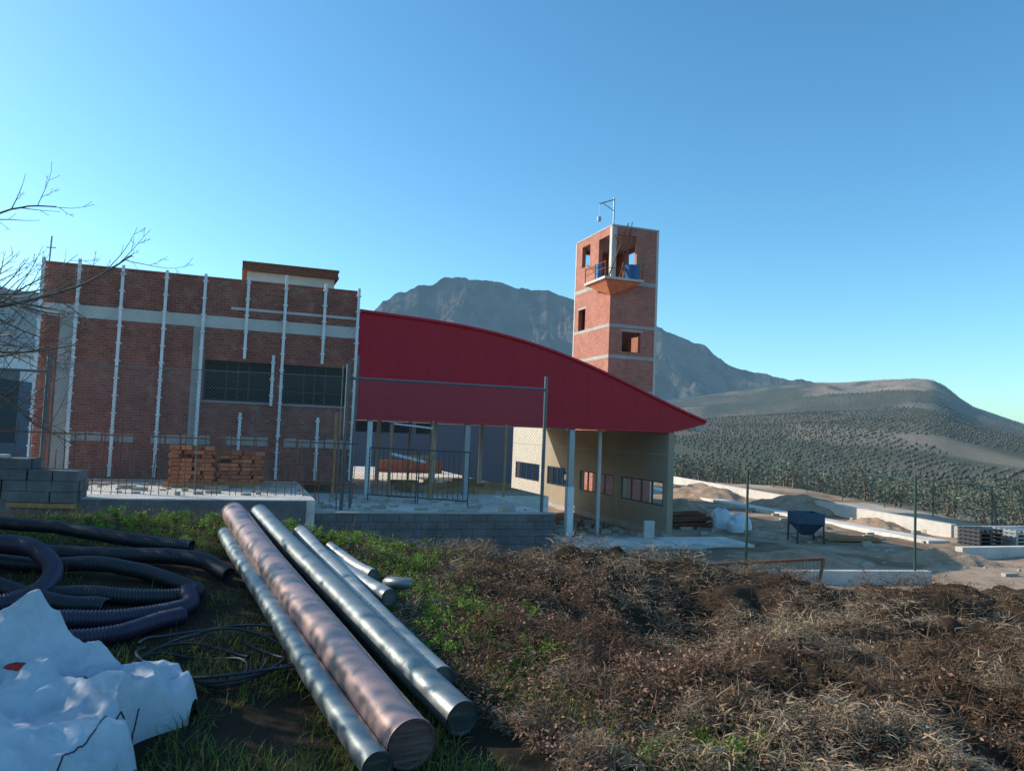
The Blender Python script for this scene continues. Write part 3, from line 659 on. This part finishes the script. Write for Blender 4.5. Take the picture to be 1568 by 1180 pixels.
# ------------------------------------------------------------ big bag (crumpled)
nx,ny=300,250
BX0,BX1,BY0,BY1=-3.7,-1.68,2.9,4.70
xs=np.linspace(BX0,BX1,nx);ys=np.linspace(BY0,BY1,ny);XX,YY=np.meshgrid(xs,ys)
wx=XX+.12*(fbm(XX*3,YY*3,3,101)-.5);wy=YY+.12*(fbm(XX*3+9,YY*3,3,103)-.5)
def pk(x0,y0,sx,sy,h,an=0):
    c,s_=math.cos(an),math.sin(an);u=(wx-x0)*c+(wy-y0)*s_;v=-(wx-x0)*s_+(wy-y0)*c
    return h*np.exp(-np.sqrt((u/sx)**2+(v/sy)**2+.02)*1.2)
hB=.12+pk(-2.62,4.35,.26,.14,.50,.5)+pk(-2.3,4.15,.5,.08,.12,-.45)+pk(-1.95,4.05,.26,.16,.18)+pk(-2.35,3.5,.5,.25,.14,.2)+pk(-3.1,4.0,.4,.4,.10)+pk(-1.9,3.6,.22,.3,.14)
rng2=np.random.default_rng(21)
def crease(x_,y_,s):
    px=rng2.uniform(BX0-.2,BX1+.2,26*s);py=rng2.uniform(BY0-.2,BY1+.2,26*s);gx_=rng2.normal(0,1,26*s);gy_=rng2.normal(0,1,26*s);h0=rng2.uniform(-1,1,26*s)
    out=np.full(x_.shape,-9.)
    for a0,b0,c0,d0,e0 in zip(px,py,gx_,gy_,h0):
        v=e0*.12-np.hypot(x_-a0,(y_-b0))*1.0+.35*(c0*(x_-a0)+d0*(y_-b0));out=np.maximum(out,v)
    return out
fold=(crease(wx,wy,1)+.22)*.45+(crease(wx,wy,4)+.1)*.60+(ridg(wx*2.4+wy*1.2,wy*2.2-wx*.8,3,107)-.55)*.14+(ridg(wx*7,wy*5,2,111)-.5)*.03+(fbm(wx*14,wy*14,3,109)-.5)*.02
edge=np.minimum(np.minimum((XX-BX0)/.1,(BX1-XX+.10*np.sin(YY*9)-.08)/.06),np.minimum((YY-BY0)/.1,(BY1-YY+.12*np.sin(XX*6)-.12)/.07))
edge=np.clip(edge,0,1)**.5
ZZ=zt(XX,YY)-.03+np.maximum(hB+fold,.05)*edge
i=np.arange(ny-1)[:,None]*nx;j=np.arange(nx-1)[None,:];F=np.stack([i+j,i+j+1,i+nx+j+1,i+nx+j],-1).reshape(-1,4)
keepf=(edge.ravel()[F].max(axis=1)>0)
mbag,nt,b=newmat("woven_bag");co=objco(nt);b.inputs["Roughness"].default_value=.6
L(nt,ramp(nt,noise(nt,5,6,co,.65),[(.3,(.42,.47,.54)),(.6,(.60,.64,.70))]),b.inputs["Base Color"])
w1=nt.nodes.new("ShaderNodeTexWave");w1.inputs["Scale"].default_value=60;w1.bands_direction='X';w2=nt.nodes.new("ShaderNodeTexWave");w2.inputs["Scale"].default_value=60;w2.bands_direction='Y';L(nt,co,w1.inputs[0]);L(nt,co,w2.inputs[0])
bump(nt,b,mathn(nt,'ADD',w1.outputs[1],mathn(nt,'ADD',w2.outputs[1],mathn(nt,'MULTIPLY',noise(nt,9,5,co),7.0))),.5,.007)
e=empty("white_woven_bulk_bag");obj("fabric",np.stack([XX,YY,ZZ],-1).reshape(-1,3),F[keepf],mbag,e,True)
def bagz(x_,y_):
    ii=np.clip(((np.asarray(x_)-BX0)/(BX1-BX0)*(nx-1)).astype(int),0,nx-1);jj=np.clip(((np.asarray(y_)-BY0)/(BY1-BY0)*(ny-1)).astype(int),0,ny-1);return ZZ[jj,ii]
for Pq in ([(-2.3,4.2),(-2.2,4.12),(-2.05,4.1)],[(-1.86,4.1),(-1.85,3.9),(-1.86,3.6),(-1.88,3.3)]):
    Q=spline([(a0,b0,0) for a0,b0 in Pq],30);Q[:,2]=bagz(Q[:,0],Q[:,1]);V,F=tube(Q,.004,6);obj("seam",V,F,mh2,e,True)
mrc=simple("red_cloth",(.45,.03,.02),.8)
lumpy("red_rag",(-2.68,3.98,float(bagz(-2.68,3.98))-.03),.10,.08,.05,mrc,3);lumpy("red_rag",(-2.55,4.16,float(bagz(-2.55,4.16))-.03),.05,.04,.04,mrc,8)
# ------------------------------------------------------------ grass
def strands(N,x,y,Ln,W_,pitch,col,nseg=3,curl=.6,z0=None,azd=None):
    z=zt(x,y) if z0 is None else z0;az=rng.uniform(0,2*np.pi,N) if azd is None else azd
    P0=np.stack([x,y,z],-1);cur=P0.copy();dirh=np.stack([np.cos(az),np.sin(az)],-1);perp=np.stack([-np.sin(az),np.cos(az),0*az],-1)
    tw_=rng.normal(0,.5,N);perp[:,2]=tw_;pit=pitch.copy();cu=rng.normal(0,curl,N);rows=[]
    for k in range(nseg+1):
        w=(W_*(1-.75*k/nseg))[:,None];rows.append(cur-perp*w);rows.append(cur+perp*w)
        st=Ln/nseg;cur=cur+np.stack([dirh[:,0]*np.cos(pit)*st,dirh[:,1]*np.cos(pit)*st,np.sin(pit)*st],-1)
        pit=pit-np.abs(cu)*.8;a2=cu*.5;dirh=np.stack([dirh[:,0]*np.cos(a2)-dirh[:,1]*np.sin(a2),dirh[:,0]*np.sin(a2)+dirh[:,1]*np.cos(a2)],-1)
    V=np.stack(rows,1).reshape(-1,3);m=2*(nseg+1);b0=(np.arange(N)*m)[:,None,None];k=np.arange(nseg)[None,:,None]*2
    F=(b0+k+np.array([0,1,3,2])[None,None,:]).reshape(-1,4)
    return V,F,np.repeat(col,m,0)
def polar(N,a0,a1,r0,r1):
    a=rng.uniform(a0,a1,N)*D2R;r=np.exp(rng.uniform(math.log(r0),math.log(r1),N));return r*np.sin(a),r*np.cos(a)
def gmask(x,y):
    xg=-1.25+(8.2-y)*.42;g=np.exp(-((x-xg)/.42)**2)*ss(.42,.58,fbm(x*1.1+5,y*1.1,3,121))
    g=np.maximum(g,.8*np.exp(-(((x-1.15)/.3)**2+((y-4.1)/.25)**2)))
    g=np.maximum(g,.9*np.exp(-(((x+1.7)/.8)**2+((y-8.5)/.4)**2)))
    return g
pipeline=lambda y:-.0-(y-4.2)*.56
mstraw=attrmat("dry_grass_mat",.85,None,trans=.12,spec=.1)
x,y=polar(240000,-12,40,2.8,10.5)
g=gmask(x,y);k=(x>pipeline(y)+.12)&(y<9.6)&(rng.random(len(x))>g*1.1)&(fbm(x*3.0,y*3.0,3,131)>.34);x,y=x[k],y[k];N=len(x)
cl=fbm(x*3.6,y*3.6,3,133);dk=ss(.36,.60,fbm(x*1.0+2,y*1.0,4,135))
base=np.array([.46,.34,.225])[None]*rng.uniform(.25,1.25,(N,1));br=np.array([.15,.09,.055])[None]*rng.uniform(.5,1.3,(N,1))
red=(1-ss(.0,1.3,x-.1*(y-4)))
col=lerp(base,br,np.clip((1-dk)*.8+.12+red*.4*rng.random(N),0,1))
rr=np.hypot(x,y);sc_=np.interp(rr,[3,9],[.70,1.1])
pit=rng.uniform(-.15,.4,N)+.7*ss(.5,.7,cl)*rng.random(N)
V,F,C=strands(N,x,y,rng.uniform(.035,.17,N)*sc_,rng.uniform(.0012,.0044,N),pit,col,3,.6,zt(x,y)+rng.uniform(-.02,.03,N)+.16*ss(.45,.68,cl)*rng.random(N))
obj("dry_grass",V,F,mstraw,None,False,C)
x,y=polar(100000,-40,25,2.8,11)
g=np.where(x>pipeline(y)-.1,gmask(x,y),.45*ss(.42,.6,fbm(x*1.6,y*1.6,3,141)))
g=np.where((x<pipeline(y)-.1)&(y>7.6),.8,g)
k=(rng.random(len(x))<g)&(y<10)&~((x<-1.75)&(y<4.7)&(x>-3.7));x,y=x[k],y[k];N=len(x)
col=np.array([.14,.19,.04])[None]*rng.uniform(.4,1.4,(N,1))+np.array([.08,.04,0])[None]*rng.random((N,1))
V,F,C=strands(N,x,y,rng.uniform(.04,.15,N),rng.uniform(.0015,.0035,N),rng.uniform(.5,1.45,N),col,3,.5)
obj("green_grass",V,F,attrmat("green_grass_mat",.6,None,trans=.35),None,False,C)
B=MB()
for k in range(330):
    if k<170:
        yy=rng.uniform(5.4,9.0);xx=-1.25+(8.2-yy)*.42+rng.normal(0,.36)
    elif k<225: xx,yy=rng.normal(-1.5,.6),rng.normal(8.5,.3)
    elif k<245: xx,yy=rng.normal(1.15,.2),rng.normal(4.1,.15)
    else: xx,yy=rng.uniform(-5,-2.4),rng.uniform(7.6,9.2)
    if xx<pipeline(yy)+.05 and k<245: continue
    h=rng.uniform(.035,.10);zz=float(zt(xx,yy));B.add(*leafcloud(np.array([xx,yy,zz+h*.8]),np.array([h*1.2,h*1.2,h]),int(rng.uniform(60,110)),.014,(.14,.24,.035)))
B.out("broadleaf_weeds",attrmat("weed_leaf",.55,None,trans=.35))
x,y=polar(60000,-12,34,2.9,8.8);k=(x>pipeline(y)+.1)&(rng.random(len(x))<(1-ss(.3,2.0,x-.1*(y-4)))*.75+.14);x,y=x[k],y[k];n=len(x)
p=np.stack([x,y,zt(x,y)+rng.uniform(.01,.10,n)],-1);d1=rng.normal(size=(n,3));d1[:,2]*=.5;d1/=np.linalg.norm(d1,axis=1)[:,None];d2=np.cross(d1,rng.normal(size=(n,3)));d2/=np.linalg.norm(d2,axis=1)[:,None];s=rng.uniform(.006,.020,(n,1))
V=np.stack([p-d1*s,p+d2*s*.5,p+d1*s,p-d2*s*.5],1).reshape(-1,3);c=np.array([.34,.20,.14])[None]*rng.uniform(.3,1.3,(n,1))
obj("dead_leaves",V,np.arange(4*n).reshape(-1,4),mstraw,None,False,np.repeat(c,4,0))
n=1500;x,y=polar(n,-14,38,3.5,9.8);k=x>pipeline(y)+.15;x,y=x[k],y[k]
x=np.concatenate([x,rng.normal(.75,.12,90),rng.normal(-.9,.5,160),rng.uniform(-7,-2.5,700)]);y=np.concatenate([y,rng.normal(6.6,.15,90),rng.normal(8.7,.3,160),rng.uniform(8.6,9.6,700)]);n=len(x)
col=np.array([.22,.12,.075])[None]*rng.uniform(.4,1.4,(n,1))
V,F,C=strands(n,x,y,rng.uniform(.10,.30,n),rng.uniform(.0015,.003,n),rng.uniform(.6,1.5,n),col,4,.25);obj("dry_weed_stalks",V,F,mstraw,None,False,C)
# ------------------------------------------------------------ bare tree
rt=random.Random(11);mb=MB()
def twig(p,d,r,l,dep,up=.05):
    n=max(4,int(l/.14));P=[p];R=[r];q=p.copy();dd=d.copy()
    for k in range(n):
        dd=dd+np.array([rt.gauss(0,.07),rt.gauss(0,.07),rt.gauss(0,.06)+up/n*4]);dd/=np.linalg.norm(dd);q=q+dd*l/n;P.append(q.copy());R.append(max(r*(1-.75*(k+1)/n),.0034))
    V,F=tube(P,R,6 if dep<2 else 4);mb.add(V,F)
    if dep>=3 or l<.2: return
    sd=1
    for k in range(1,n):
        if rt.random()<.32: continue
        sd=-sd;ax_=np.array([rt.gauss(0,.35),-1.0*sd,rt.gauss(0,.35)]);ax_-=dd*ax_.dot(dd);ax_/=np.linalg.norm(ax_)
        a=rt.uniform(.5,.85);nd=d*math.cos(a)+np.cross(ax_,d)*math.sin(a)+np.array([0,0,.12]);nd/=np.linalg.norm(nd)
        twig(P[k].copy(),nd,max(R[k]*.55,.0045),l*rt.uniform(.22,.42)*(1-.35*k/n),dep+1,.05)
b0=np.array([-10.9,12.0,1.6])
V,F=tube([b0,b0+[.1,0,1.2],b0+[.05,.1,2.4],b0+[.25,.1,3.6],b0+[.3,.0,5.0],b0+[.45,0,6.6],b0+[.4,0,8.2]],[.17,.15,.13,.11,.08,.05,.02],10);mb.add(V,F)
def limb(z0,tgt,r,x0=.25,yo=0):
    s=b0+np.array([x0,0,z0]);t=np.array(tgt,float);v=t-s;l=np.linalg.norm(v);d=v/l;d=d+np.array([0,0,-.2]);d/=np.linalg.norm(d);twig(s,d,r,l*1.0,0,.06)
limb(3.4,(-6.1,12,6.1),.05);limb(3.2,(-6.7,12.3,5.7),.045);limb(3.8,(-6.9,11.8,7.0),.045);limb(4.4,(-7.9,12.0,8.1),.04);limb(2.6,(-7.7,11.6,4.5),.035)
limb(3.9,(-7.3,12.4,6.5),.04);limb(3.0,(-7.3,12.8,5.1),.035);limb(3.5,(-6.9,11.4,6.3),.04);limb(2.8,(-7.2,11.9,4.9),.03)
limb(5,(-12.5,11,9),.05);limb(3.5,(-13.5,12.5,7),.05);limb(4,(-11,9.5,8),.05);limb(3.6,(-10,15,7.5),.05)
mb.out("bare_tree",M['bark'],None,True)
o=empty("added_shade_shrub");B=MB()  # unseen shrubs, added to shade the bag, hoses and left foreground
SH=[(-6.7,4.9,4.2,1.2),(-6.6,3.6,4.1,1.2),(-6.9,2.3,3.8,1.15),(-7.3,6.2,4.2,1.2),(-7.8,7.6,4.2,1.15),(-8.4,9.0,4.0,1.1)]
for (x_,y_,z_,r_) in SH: B.add(*leafcloud(np.array([x_,y_,z_]),np.array([r_,r_,r_*1.4]),4200,.065,(.06,.09,.03)))
B.out("foliage",attrmat("shade_shrub_leaf",.6,None,trans=.2),o)
mb=MB()
for (x_,y_,z_,r_) in SH:
    for k in range(4): mb.bar((x_,y_,1.9),(x_+rng.normal(0,.4),y_+rng.normal(0,.4),4.2),.03)
mb.out("stems",M['bark'],o)
# ------------------------------------------------------------ light, sky, camera
SAZ=-76;SEL=27
w=bpy.data.worlds.new("World");sc.world=w;w.use_nodes=True;nt=w.node_tree;bg=nt.nodes["Background"]
sk=nt.nodes.new("ShaderNodeTexSky");sk.sky_type='NISHITA';sk.sun_disc=False;sk.sun_elevation=SEL*D2R;sk.sun_rotation=SAZ*D2R;sk.air_density=1.0;sk.dust_density=1.1;sk.ozone_density=1.0;sk.altitude=300
mx=nt.nodes.new("ShaderNodeMix");mx.data_type='RGBA';mx.blend_type='MULTIPLY';mx.inputs[0].default_value=1;mx.inputs[7].default_value=(.96,1.36,1.48,1)
nt.links.new(sk.outputs[0],mx.inputs[6])
hs=nt.nodes.new("ShaderNodeHueSaturation");hs.inputs["Saturation"].default_value=1.12;nt.links.new(mx.outputs[2],hs.inputs["Color"])
nt.links.new(hs.outputs[0],bg.inputs[0]);bg.inputs[1].default_value=.15
ld=bpy.data.lights.new("sun","SUN");ld.energy=5.0;ld.angle=.5*D2R;ld.color=(1,.89,.75);lo=bpy.data.objects.new("sun",ld);sc.collection.objects.link(lo)
sd=Vector((math.sin(SAZ*D2R)*math.cos(SEL*D2R),math.cos(SAZ*D2R)*math.cos(SEL*D2R),math.sin(SEL*D2R)))
lo.rotation_euler=sd.to_track_quat('Z','Y').to_euler();lo.location=sd*50
cd=bpy.data.cameras.new("camera");cd.sensor_width=36;cd.lens=36*1184/1568;cd.clip_start=.05;cd.clip_end=20000
co_=bpy.data.objects.new("camera",cd);sc.collection.objects.link(co_)
co_.matrix_world=Matrix.Translation((0,0,E))@Matrix.Rotation((90+3.5)*D2R,4,'X')@Matrix.Rotation(2.3*D2R,4,'Z')
sc.camera=co_
sc.view_settings.view_transform='Standard';sc.view_settings.look='None';sc.view_settings.exposure=0
